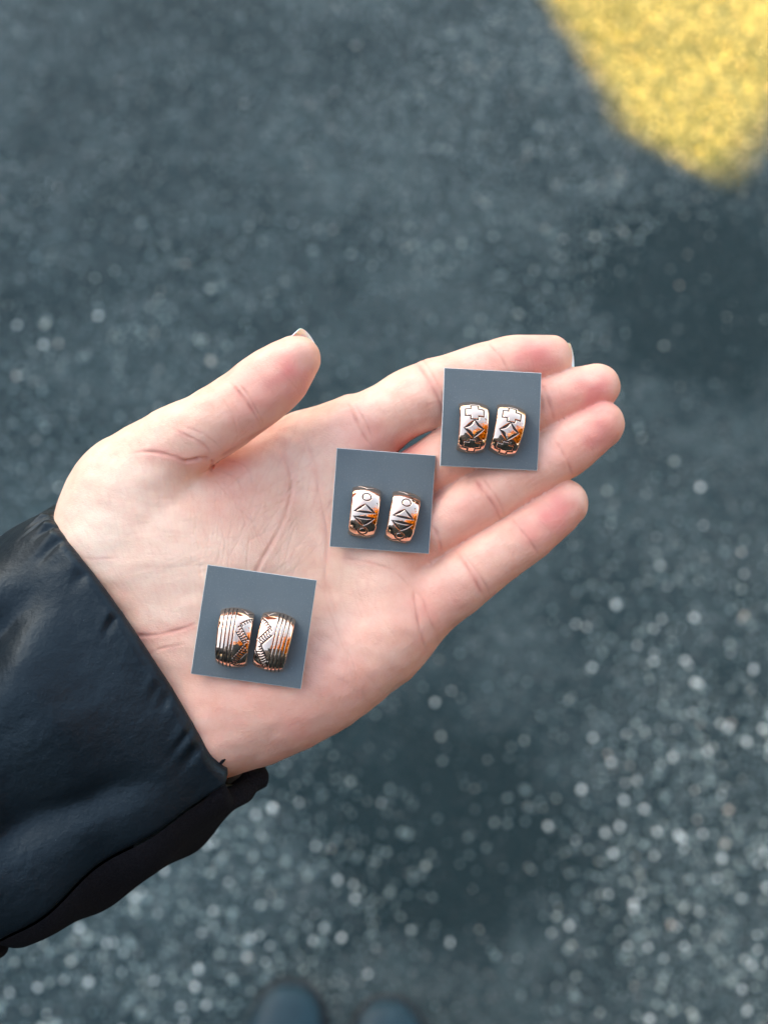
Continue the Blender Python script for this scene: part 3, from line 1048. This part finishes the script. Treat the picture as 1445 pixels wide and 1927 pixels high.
elbow = to_world(P(*(ORG + 1780 * AX), ZC)[None])[0]
jk.f[:] = 0.2
tube_into(jk, [(-0.02, -0.300, 0.790), (-0.02, -0.300, 1.000), (-0.02, -0.310, 1.200), (-0.02, -0.320, 1.310)], [0.16, 0.15, 0.16, 0.13], 0.05)
tube_into(jk, [(-0.10, -0.300, 0.790), (-0.10, -0.300, 1.250)], [0.135, 0.14], 0.06)
tube_into(jk, [(0.06, -0.300, 0.790), (0.06, -0.300, 1.250)], [0.135, 0.14], 0.06)
tube_into(jk, [(-0.19, -0.320, 1.300), (0.15, -0.320, 1.300)], [0.085, 0.085], 0.06)
tube_into(jk, [(-0.02, -0.320, 1.330), (-0.02, -0.305, 1.410)], [0.09, 0.075], 0.05)
tube_into(jk, [(-0.20, -0.320, 1.300), (-0.33, -0.200, 1.150), tuple(elbow)], [0.085, 0.078, 0.066], 0.03)
tube_into(jk, [(0.17, -0.320, 1.300), (0.24, -0.300, 1.070), (0.24, -0.220, 0.980), (0.14, -0.160, 0.910)], [0.085, 0.07, 0.066, 0.06], 0.03)
jv, jq = jk.surface()
jv = smooth_mesh(jv, jq, 3)
jv = jv + 0.004 * Wave(41, 0.09, 10)(jv)[:, None] * np.array((0.4, 1, 0.4))
jacket = person_part('jacket', mesh_np('jacket', jv, jq), M_NYLON)

PH_MAIN = np.linspace(SEAM_A, SEAM_B, 300)
V, q = loft(PH_MAIN, body_prof, False)
person_part('sleeve', mesh_np('sleeve', to_world(V), q), M_NYLON, jacket)
PH_PAN = np.linspace(SEAM_B, SEAM_A + 2 * math.pi, 220)
pan_prof = [(a, o - 0.0006) for a, o in body_prof]
V, q = loft(PH_PAN, pan_prof, False)
person_part('sleeve_panel', mesh_np('sleeve_panel', to_world(V), q), M_RIB, jacket)
# gathered lining inside the cuff
PH = np.linspace(0, 2 * math.pi, 420, endpoint=False)
rows = []
for da in [10, 16, 24, 34, 46, 60, 80, 110, 150, 200]:
    ha = hem(PH)
    env = min(1, max(0, (da - 8) / 14))
    off = -0.0076 - 0.0018 * env * (0.6 + np.sin(PH * 38 + 0.8 * np.sin(PH * 9)))
    p = sleeve_point(ha + da, PH, off, ha)
    rows.append(p)
V = np.concatenate(rows)
m = len(PH)
i = np.arange(len(rows) - 1)[:, None]
j = np.arange(m)[None, :]
q = np.stack([i * m + j, (i + 1) * m + j, (i + 1) * m + (j + 1) % m, i * m + (j + 1) % m], -1).reshape(-1, 4)
person_part('cuff_lining', mesh_np('cuff_lining', to_world(V), q), M_LINING, jacket)

# a row of stitches beside the seam and another round the cuff
sv, sf = [], []


def stitch(a0, a1, p0, p1):
    aa, pp = np.array([a0, a1, a1, a0]), np.array([p0, p1, p1 + 0.004, p0 + 0.004])
    ha = hem(pp)
    q = sleeve_point(aa, pp, np.full(4, 0.0003), ha)
    b = len(sv)
    sv.extend(list(q))
    sf.append((b, b + 1, b + 2, b + 3))


for k in range(70):
    stitch(40 + 14 * k, 49 + 14 * k, SEAM_A + 0.075, SEAM_A + 0.075)
person_part('stitching', mesh_np('stitching', to_world(np.array(sv)), sf), M_RIB, jacket)

# trousers, head and hair (behind the lens, seen in the polished metal)
tr = Field((-0.30, -0.58, 0.02), (0.26, -0.14, 0.92), 0.014)
tr.f[:] = 0.2
for sx, fx in ((-0.12, -0.105), (0.06, 0.02)):
    tube_into(tr, [(sx, -0.36, 0.84), (fx, -0.33, 0.45), (fx, -0.30, 0.09)], [0.10, 0.07, 0.055], 0.03)
tube_into(tr, [(-0.11, -0.37, 0.82), (0.06, -0.37, 0.82)], [0.12, 0.12], 0.04)
tv, tq = tr.surface()
person_part('trousers', mesh_np('trousers', smooth_mesh(tv, tq, 3), tq), M_DENIM)
hd = Field((-0.14, -0.460, 1.350), (0.10, -0.100, 1.710), 0.006)
hd.f[:] = 0.2
tube_into(hd, [(-0.02, -0.285, 1.380), (-0.02, -0.270, 1.470)], [0.055, 0.052], 0.03)
tube_into(hd, [(-0.02, -0.240, 1.490), (-0.02, -0.255, 1.550), (-0.02, -0.270, 1.600)], [0.045, 0.072, 0.074], 0.04)
tube_into(hd, [(-0.02, -0.180, 1.525), (-0.02, -0.185, 1.560)], [0.013, 0.008], 0.02)
hv, hq = hd.surface()
hv = smooth_mesh(hv, hq, 2)
hme = mesh_np('head', hv, hq)
for nmx in ('redness', 'crease', 'pale'):
    attr(hme, nmx, np.full(len(hv), 0.15))
head = person_part('head', hme, M_SKIN)
hr = Field((-0.17, -0.500, 1.290), (0.13, -0.120, 1.750), 0.008)
hr.f[:] = 0.2
tube_into(hr, [(-0.02, -0.290, 1.610), (-0.02, -0.320, 1.550), (-0.02, -0.340, 1.390)], [0.085, 0.085, 0.075], 0.03)
for sx in (-0.095, 0.055):
    tube_into(hr, [(sx * 0.6, -0.250, 1.635), (sx, -0.265, 1.550), (sx, -0.280, 1.390)], [0.035, 0.028, 0.026], 0.03)
rv, rq = hr.surface()
person_part('hair', mesh_np('hair', smooth_mesh(rv, rq, 2), rq), M_HAIR, head)


def shoe(cx, ytip, turn):
    # rings from heel to toe: (distance behind the toe, half width, height)
    sec = [(0.262, 0.020, 0.055), (0.25, 0.030, 0.085), (0.20, 0.034, 0.098), (0.15, 0.036, 0.092), (0.11, 0.041, 0.075), (0.075, 0.0445, 0.060), (0.045, 0.0425, 0.050), (0.022, 0.035, 0.043), (0.008, 0.024, 0.036), (0.0, 0.010, 0.026)]
    m = 28
    for nm, lo, mat in (('shoe', 0.016, M_SHOE), ('sole', 0.0, M_SOLE)):
        vs = []
        for d, hw, h in sec:
            for k in range(m):
                a = 2 * math.pi * k / m
                c, s = math.cos(a), math.sin(a)
                if nm == 'shoe':
                    z = lo + (h - lo) * (0.5 + 0.5 * (abs(s) ** 0.75) * (1 if s > 0 else -1))
                    x = hw * (abs(c) ** 0.8) * (1 if c > 0 else -1)
                    y = -d
                else:
                    z = 0.002 + 0.017 * (0.5 + 0.5 * max(-1, min(1, 1.6 * s)))
                    x = (hw + 0.004) * (abs(c) ** 0.6) * (1 if c > 0 else -1)
                    y = -d + (0.004 if d < 0.1 else -0.003)
                vs.append((x, y, z))
        f = [(i * m + k, i * m + (k + 1) % m, (i + 1) * m + (k + 1) % m, (i + 1) * m + k) for i in range(len(sec) - 1) for k in range(m)]
        f += [tuple(range(m - 1, -1, -1)), tuple((len(sec) - 1) * m + k for k in range(m))]
        v = np.array(vs)
        ct, st = math.cos(turn), math.sin(turn)
        v = np.stack([v[:, 0] * ct - v[:, 1] * st + cx, v[:, 0] * st + v[:, 1] * ct + ytip, v[:, 2]], 1)
        o = person_part(nm, mesh_np(nm, v, f), mat, None if nm == 'shoe' else last)
        last = o


shoe(-0.103, -0.062, -0.12)
shoe(0.002, -0.078, 0.06)

# a short dark thread lying on the skin at the cuff
tp = P([412, 416, 421, 425], [1441, 1436, 1431, 1428], 0)
sel = (np.abs(to_px(HCO)[0] - 418) < 8) & (np.abs(to_px(HCO)[1] - 1434) < 8) & (HNO[:, 2] > 0)
tz = np.median(HCO[sel, 2]) + 0.0004 if sel.any() else 0.0
tp = P([411, 416, 420, 424], [1442, 1436, 1431, 1428], tz)
vs = []
for i, p in enumerate(tp):
    rr = (0.0003, 0.0005, 0.0006, 0.0003)[i]
    for k in range(8):
        a = k * math.pi / 4
        vs.append(p + np.array((0.75, -0.6, 0)) * math.cos(a) * rr + np.array((0, 0, 1)) * math.sin(a) * rr * 0.7)
f = [(i * 8 + k, i * 8 + (k + 1) % 8, (i + 1) * 8 + (k + 1) % 8, (i + 1) * 8 + k) for i in range(3) for k in range(8)] + [tuple(range(7, -1, -1)), tuple(range(24, 32))]
link('thread', mesh_np('thread', to_world(np.array(vs)), f), M_RIB, label='short black thread stuck to the wrist beside the cuff', category='thread')

# ------------------------------------------------------------------ cards
HU, HV = to_px(HCO)


def frame_on_hand(corners, guess):
    """rest a card on the highest skin below it; corners are photo pixels TL TR BR BL"""
    c = np.asarray(corners, float)
    sdist = poly_sdf(HU, HV, c)
    m = (sdist < 0) & (HNO[:, 2] > 0.3)
    pts = HCO[m]
    ctr = pts[:, :2].mean(0)
    A = np.c_[pts[:, :2] - ctr, np.ones(len(pts))]
    w = np.ones(len(pts))
    for it in range(12):
        coef, *_ = np.linalg.lstsq(A * w[:, None], pts[:, 2] * w, rcond=None)
        res = pts[:, 2] - A @ coef
        w = np.where(res > 0, 3.0, 0.25)
    gmax = 0.06
    coef[:2] = np.clip(coef[:2], -gmax, gmax)
    res = pts[:, 2] - A @ coef
    coef[2] += np.quantile(res, 0.9995) + 0.0003
    # corners on that plane along the camera rays
    out = []
    for uu, vv in c:
        z = coef[2]
        for _ in range(30):
            p = P(uu, vv, z)
            z = coef[0] * (p[0] - ctr[0]) + coef[1] * (p[1] - ctr[1]) + coef[2]
        out.append(P(uu, vv, z))
    q = np.array(out)
    cen = q.mean(0)
    ex = (q[1] - q[0]) + (q[2] - q[3])
    ey = (q[0] - q[3]) + (q[1] - q[2])
    nz = np.cross(ex, ey)
    nz /= np.linalg.norm(nz)
    w_, h_ = np.linalg.norm(ex) / 2, np.linalg.norm(ey) / 2
    ex /= np.linalg.norm(ex)
    ey = np.cross(nz, ex)
    M = Matrix(((ex[0], ey[0], nz[0], cen[0]), (ex[1], ey[1], nz[1], cen[1]), (ex[2], ey[2], nz[2], cen[2]), (0, 0, 0, 1)))
    print('CARD z %.1f mm tilt %s size %.1f x %.1f mm' % (cen[2] * 1000, np.round(coef[:2], 3), w_ * 1000, h_ * 1000))
    return HAND @ M, w_, h_


def card(corners, label):
    M, w, h = frame_on_hand(corners, 0)
    t = 0.0009
    b = 0.00014
    hw, hh = w / 2, h / 2
    n = 12
    vs, fs = [], []
    # slightly bowed board
    r = np.random.default_rng(int(corners[0][0]))
    bow = r.uniform(-0.0006, 0.0006, 2)
    for lay, (z, ins) in enumerate(((0.0, 0.0), (t - b, 0.0), (t, b))):
        for i in range(n + 1):
            for j in range(n + 1):
                x, y = -1 + 2 * i / n, -1 + 2 * j / n
                vs.append((x * (hw - ins), y * (hh - ins), z + bow[0] * x * x + bow[1] * y * y))
    K = (n + 1) ** 2
    g = lambda l, i, j: l * K + i * (n + 1) + j
    mats = []
    for i in range(n):
        for j in range(n):
            fs.append((g(0, i, j), g(0, i, j + 1), g(0, i + 1, j + 1), g(0, i + 1, j))); mats.append(0)
            fs.append((g(2, i, j), g(2, i + 1, j), g(2, i + 1, j + 1), g(2, i, j + 1))); mats.append(0)
    for k in range(n):
        for l in (0, 1):
            for q in ((g(l, k, 0), g(l, k + 1, 0), g(l + 1, k + 1, 0), g(l + 1, k, 0)), (g(l, n, k), g(l, n, k + 1), g(l + 1, n, k + 1), g(l + 1, n, k)),
                      (g(l, k + 1, n), g(l, k, n), g(l + 1, k, n), g(l + 1, k + 1, n)), (g(l, 0, k + 1), g(l, 0, k), g(l + 1, 0, k), g(l + 1, 0, k + 1))):
                fs.append(q); mats.append(1)
    me = mesh_np('earring_card', vs, fs, False)
    o = link('earring_card', me, M_CARD, label=label, category='jewellery card', group='grey earring cards on the palm')
    me.materials.append(M_EDGE)
    me.polygons.foreach_set('material_index', mats)
    o.matrix_world = M
    return M, w, h, t


# ------------------------------------------------------------------ earrings: half hoops of engraved copper
def ribbon_rows(path, width, closed):
    p = np.asarray(path, float)
    return p


class Earring:
    def __init__(self, hw, hh, depth, crown):
        self.hw, self.hh, self.dp, self.crown = hw, hh, depth, crown
        self.amax = math.radians(86)
        self.grooves = []       # (name, polyline in (x mm-space m, arc m), half widths)
        # arc length along the profile
        a = np.linspace(-self.amax, self.amax, 801)
        y, z = self.prof(a)
        s = np.concatenate([[0], np.cumsum(np.hypot(np.diff(y), np.diff(z)))])
        self.a_tab, self.s_tab, self.y_tab = a, s - s[-1] / 2, y

    def prof(self, a):
        sa = np.sin(a) / math.sin(self.amax)
        y = self.hh * np.sign(sa) * np.abs(sa) ** 1.0
        z = self.dp * (np.cos(a) - math.cos(self.amax)) / (1 - math.cos(self.amax))
        return y, z

    def unroll(self, X, Y):
        """pattern coordinates in -1..1 as seen from the front -> surface metres"""
        y = np.clip(np.asarray(Y, float), -0.985, 0.985) * self.hh
        return np.stack([np.asarray(X, float) * self.hw, np.interp(y, self.y_tab, self.s_tab)], -1)

    def surf(self, x, s, off=0.0):
        a = np.interp(s, self.s_tab, self.a_tab)
        y, z = self.prof(a)
        da = 1e-4
        y2, z2 = self.prof(a + da)
        ty, tz = y2 - y, z2 - z
        L = np.hypot(ty, tz)
        ny, nz = -tz / L, ty / L
        ny, nz = np.where(nz < 0, -ny, ny), np.abs(nz)
        # outward normal of the arc
        ny = np.abs(ny) * np.sign(a)
        X = x / self.hw
        dz = -self.crown * np.abs(X) ** 2.2 + off
        taper = 1 + 0.03 * np.sin(a)
        return np.stack([x * taper, y + ny * dz, z + nz * dz], -1)

    def stroke(self, name, pts, wid, closed=False, taper=False, dens=0.00022):
        """pts in pattern coordinates; wid in metres"""
        p = self.unroll(*np.asarray(pts, float).T)
        if closed:
            p = np.vstack([p, p[:1]])
        out = [p[0]]
        for a, b in zip(p[:-1], p[1:]):
            k = max(1, int(np.linalg.norm(b - a) / dens))
            for t in range(1, k + 1):
                out.append(a + (b - a) * t / k)
        p = np.array(out)
        w = np.full(len(p), wid / 2)
        if taper:
            t = np.linspace(0, 1, len(p))
            w = wid / 2 * (0.25 + 0.75 * np.sin(np.pi * t))
        self.grooves.append((name, p, w, closed))

    def build(self, label, group):
        root = bpy.data.objects.new('earring', None)
        COL.objects.link(root)
        root.empty_display_size = 0.005
        root['label'], root['category'], root['group'] = label, 'earring', group
        nx, ns = 92, 230
        S = self.s_tab[-1]
        x = np.linspace(-self.hw, self.hw, nx)
        # rounded long edges: compress the outermost samples
        s = np.linspace(-S, S, ns)
        gx, gs = np.meshgrid(x, s, indexing='ij')
        fx, fs = gx.ravel(), gs.ravel()
        off = np.zeros(len(fx))
        for name, p, w, cl in self.grooves:
            lo, hi = p.min(0) - 0.0006, p.max(0) + 0.0006
            m = np.where((fx > lo[0]) & (fx < hi[0]) & (fs > lo[1]) & (fs < hi[1]))[0]
            if not len(m):
                continue
            d = np.full(len(m), 1.0)
            ww = np.zeros(len(m))
            for c in range(0, len(p), 60):
                pp = p[c:c + 60]
                dd = np.hypot(fx[m][:, None] - pp[None, :, 0], fs[m][:, None] - pp[None, :, 1]) 
                k = dd.argmin(1)
                dm = dd[np.arange(len(m)), k]
                b = dm < d
                d[b] = dm[b]
                ww[b] = w[c:c + 60][k][b]
            off[m] = np.minimum(off[m], -0.00016 * np.clip(1.7 - d / np.maximum(ww, 1e-5), 0, 1))
        edge = 1 - np.clip((self.hw - np.abs(fx)) / 0.0005, 0, 1)
        off -= 0.00022 * edge ** 2
        top = self.surf(fx, fs, off)
        th = 0.0011
        bot = self.surf(fx * 0.985, fs, -th - 0.0 * fx)
        V = np.concatenate([top, bot])
        i, j = np.meshgrid(np.arange(nx - 1), np.arange(ns - 1), indexing='ij')
        q = np.stack([i * ns + j, (i + 1) * ns + j, (i + 1) * ns + j + 1, i * ns + j + 1], -1).reshape(-1, 4)
        K = nx * ns
        qs = [q, q[:, ::-1] + K]
        j = np.arange(ns - 1)
        qs.append(np.stack([j, j + 1, j + 1 + K, j + K], -1))
        e = (nx - 1) * ns
        qs.append(np.stack([e + j + 1, e + j, e + j + K, e + j + 1 + K], -1))
        i = np.arange(nx - 1)
        qs.append(np.stack([(i + 1) * ns, i * ns, i * ns + K, (i + 1) * ns + K], -1))
        qs.append(np.stack([i * ns + ns - 1, (i + 1) * ns + ns - 1, (i + 1) * ns + ns - 1 + K, i * ns + ns - 1 + K], -1))
        link('band', mesh_np('band', V, np.concatenate(qs)), M_COPPER, root)
        # dark patina lying in the cuts
        by = {}
        for name, p, w, cl in self.grooves:
            by.setdefault(name, []).append((p, w, cl))
        for name, items in by.items():
            split = not name.endswith('hatching')
            packs = [[it] for it in items] if split and '#' not in name else [items]
            for pack in packs:
                vs, fs_ = [], []
                for p, w, cl in pack:
                    t = np.gradient(p, axis=0)
                    if cl:
                        t[0] = t[-1] = p[1] - p[-2]
                    t /= np.maximum(np.linalg.norm(t, axis=1), 1e-9)[:, None]
                    nn = np.stack([-t[:, 1], t[:, 0]], 1)
                    b0 = len(vs)
                    l, r_ = p + nn * w[:, None], p - nn * w[:, None]
                    for arr in (l, r_):
                        arr[:, 0] = np.clip(arr[:, 0], -self.hw * 0.99, self.hw * 0.99)
                        arr[:, 1] = np.clip(arr[:, 1], -S * 0.995, S * 0.995)
                    A, B = self.surf(l[:, 0], l[:, 1], -0.00006), self.surf(r_[:, 0], r_[:, 1], -0.00006)
                    for a_, b_ in zip(A, B):
                        vs += [a_, b_]
                    for k in range(len(p) - 1):
                        fs_.append((b0 + 2 * k, b0 + 2 * k + 1, b0 + 2 * k + 3, b0 + 2 * k + 2))
                nm = name.split('#')[0]
                link(nm, mesh_np(nm, vs, fs_), M_PATINA, root)
        return root


def plus(cx, cy, ax, ay, bx, by):
    return [(cx - bx, cy + ay), (cx + bx, cy + ay), (cx + bx, cy + by), (cx + ax, cy + by), (cx + ax, cy - by), (cx + bx, cy - by), (cx + bx, cy - ay), (cx - bx, cy - ay),
            (cx - bx, cy - by), (cx - ax, cy - by), (cx - ax, cy + by), (cx - bx, cy + by)]


def circle(e, cx, cy, r):
    c = e.unroll(cx, cy)
    out = []
    for k in range(40):
        a = 2 * math.pi * k / 40
        q = c + r * np.array((math.cos(a), math.sin(a)))
        out.append((q[0] / e.hw, np.interp(q[1], e.s_tab, e.y_tab) / e.hh))
    return out


def cross_earring(label, group, hw, hh, tw=0):
    e = Earring(hw, hh, 0.0068, 0.0009)
    for cy, ay, by in ((0.52, 0.275, 0.145), (-0.72, 0.215, 0.11)):
        e.stroke('engraved_cross', plus(tw, cy, 0.63, ay, 0.26, by), 0.00036, True)
    cx, cy, ax, ay = tw, -0.12, 0.68, 0.345
    for sx, sy in ((1, 1), (1, -1), (-1, -1), (-1, 1)):
        pts = []
        for t in np.linspace(0, 1, 9):
            b = 0.13 * math.sin(math.pi * t)
            pts.append((cx + sx * ax * (1 - t) * (1 - b), cy + sy * ay * t * (1 - b)))
        e.stroke('engraved_diamond#', pts, 0.00075, taper=True)
    return e.build(label, group)


def circle_earring(label, group, hw, hh):
    e = Earring(hw, hh, 0.0070, 0.0009)
    for cy in (0.55, -0.74):
        e.stroke('engraved_circle', circle(e, 0.04, cy, 0.00135), 0.00034, True)
    for sg, y0, y1 in ((1, -0.04, 0.27), (-1, -0.25, -0.53)):
        e.stroke('engraved_triangle#%d' % sg, [(-0.72, y0), (-0.35, y0 + 0.5 * (y1 - y0)), (0, y1)], 0.00058, taper=True)
        e.stroke('engraved_triangle#%d' % sg, [(0.72, y0), (0.35, y0 + 0.5 * (y1 - y0)), (0, y1)], 0.00062, taper=True)
        e.stroke('engraved_triangle#%d' % sg, [(-0.76, y0), (0.76, y0)], 0.00055, taper=True)
    for sg in (1, -1):
        e.stroke('engraved_chevron', [(-0.6, sg * 0.945), (-0.3, sg * 0.915), (0, sg * 0.865), (0.3, sg * 0.915), (0.6, sg * 0.945)], 0.0003)
    return e.build(label, group)


def zigzag_earring(label, group, hw, hh, sg):
    e = Earring(hw, hh, 0.0074, 0.0012)
    for x in (-0.72, -0.48, -0.245, -0.02):
        e.stroke('engraved_line', [(x * sg, y) for y in np.linspace(-0.98, 0.98, 25)], 0.00027)

    def toothed(a, b, side, n):
        a, b = e.unroll(*a), e.unroll(*b)
        d = b - a
        L = np.linalg.norm(d)
        d = d / L
        o = np.array((-d[1], d[0])) * side
        back = lambda q: (q[0] / e.hw, np.interp(q[1], e.s_tab, e.y_tab) / e.hh)
        e.stroke('engraved_hatching', [back(a), back(b)], 0.00030)
        for k in range(n):
            p = a + d * L * (k + 0.5) / n
            e.stroke('engraved_hatching', [back(p), back(p + o * 0.0010 + d * 0.0002)], 0.00030)
    z = lambda *pts: [(x * sg, y) for x, y in pts]
    p = z((0.96, 0.80), (0.30, 0.50), (0.93, 0.02))
    toothed(p[0], p[1], sg, 5)
    toothed(p[1], p[2], -sg, 6)
    p = z((0.12, 0.24), (0.68, -0.14), (0.08, -0.62))
    toothed(p[0], p[1], sg, 6)
    toothed(p[1], p[2], sg, 7)
    p = z((0.94, -0.40), (0.20, -0.86), (0.92, -0.955))
    toothed(p[0], p[1], -sg, 7)
    toothed(p[1], p[2], sg, 5)
    p = z((0.25, 0.955), (0.62, 0.86), (0.95, 0.95))
    e.stroke('engraved_hatching', p, 0.0003)
    return e.build(label, group)


def place(root, cardinfo, cpx, corners, deg, lift=0.0):
    """cpx: the earring's centre in photo pixels; corners: the card's pixels"""
    M, w, h, t = cardinfo
    c = np.asarray(corners, float)
    # invert the bilinear map of the card
    s, v = 0.5, 0.5
    for _ in range(20):
        p = (c[0] * (1 - s) + c[1] * s) * (1 - v) + (c[3] * (1 - s) + c[2] * s) * v
        ds = (c[1] - c[0]) * (1 - v) + (c[2] - c[3]) * v
        dv = (c[3] - c[0]) * (1 - s) + (c[2] - c[1]) * s
        dlt = np.linalg.solve(np.stack([ds, dv], 1), np.asarray(cpx) - p)
        s, v = s + dlt[0], v + dlt[1]
    root.matrix_world = M @ Matrix.Translation(((s - 0.5) * w, (0.5 - v) * h, t - 0.0002)) @ Matrix.Rotation(math.radians(-deg), 4, 'Z')


C1 = [(394, 1063), (600, 1092), (563, 1296), (357, 1267)]
C2 = [(633, 844), (820, 857), (806, 1043), (621, 1028)]
C3 = [(837, 693), (1023, 702), (1005, 886), (826, 876)]
k1 = card(C1, 'grey square card by the wrist carrying the ridged zigzag earrings')
k2 = card(C2, 'grey square card in the middle carrying the circle and triangle earrings')
k3 = card(C3, 'grey square card across the fingers carrying the cross and diamond earrings')
G = 'copper half hoop earrings'
place(zigzag_earring('copper earring with ridges on its left, beside the cuff on the lowest card', G, 0.0050, 0.0092, 1), k1, (441.0, 1200.0), C1, -1)
place(zigzag_earring('copper earring with ridges on its right, on the card nearest the wrist', G, 0.0050, 0.0092, -1), k1, (514.5, 1208.0), C1, 4.5)
place(circle_earring('upright circle and triangle earring on the middle card, on the thumb side', G, 0.0044, 0.0083), k2, (684.5, 964.0), C2, 3)
place(circle_earring('tilted circle and triangle earring on the middle card, on the fingers side', G, 0.0044, 0.0083), k2, (755.5, 974.0), C2, 8)
place(cross_earring('upright cross and diamond earring on the finger card, nearer the thumb', G, 0.0045, 0.0082), k3, (885.5, 805.5), C3, 2)
place(cross_earring('tilted cross and diamond earring on the finger card, nearer the fingertips', G, 0.0045, 0.0082), k3, (950.5, 810.5), C3, 10)
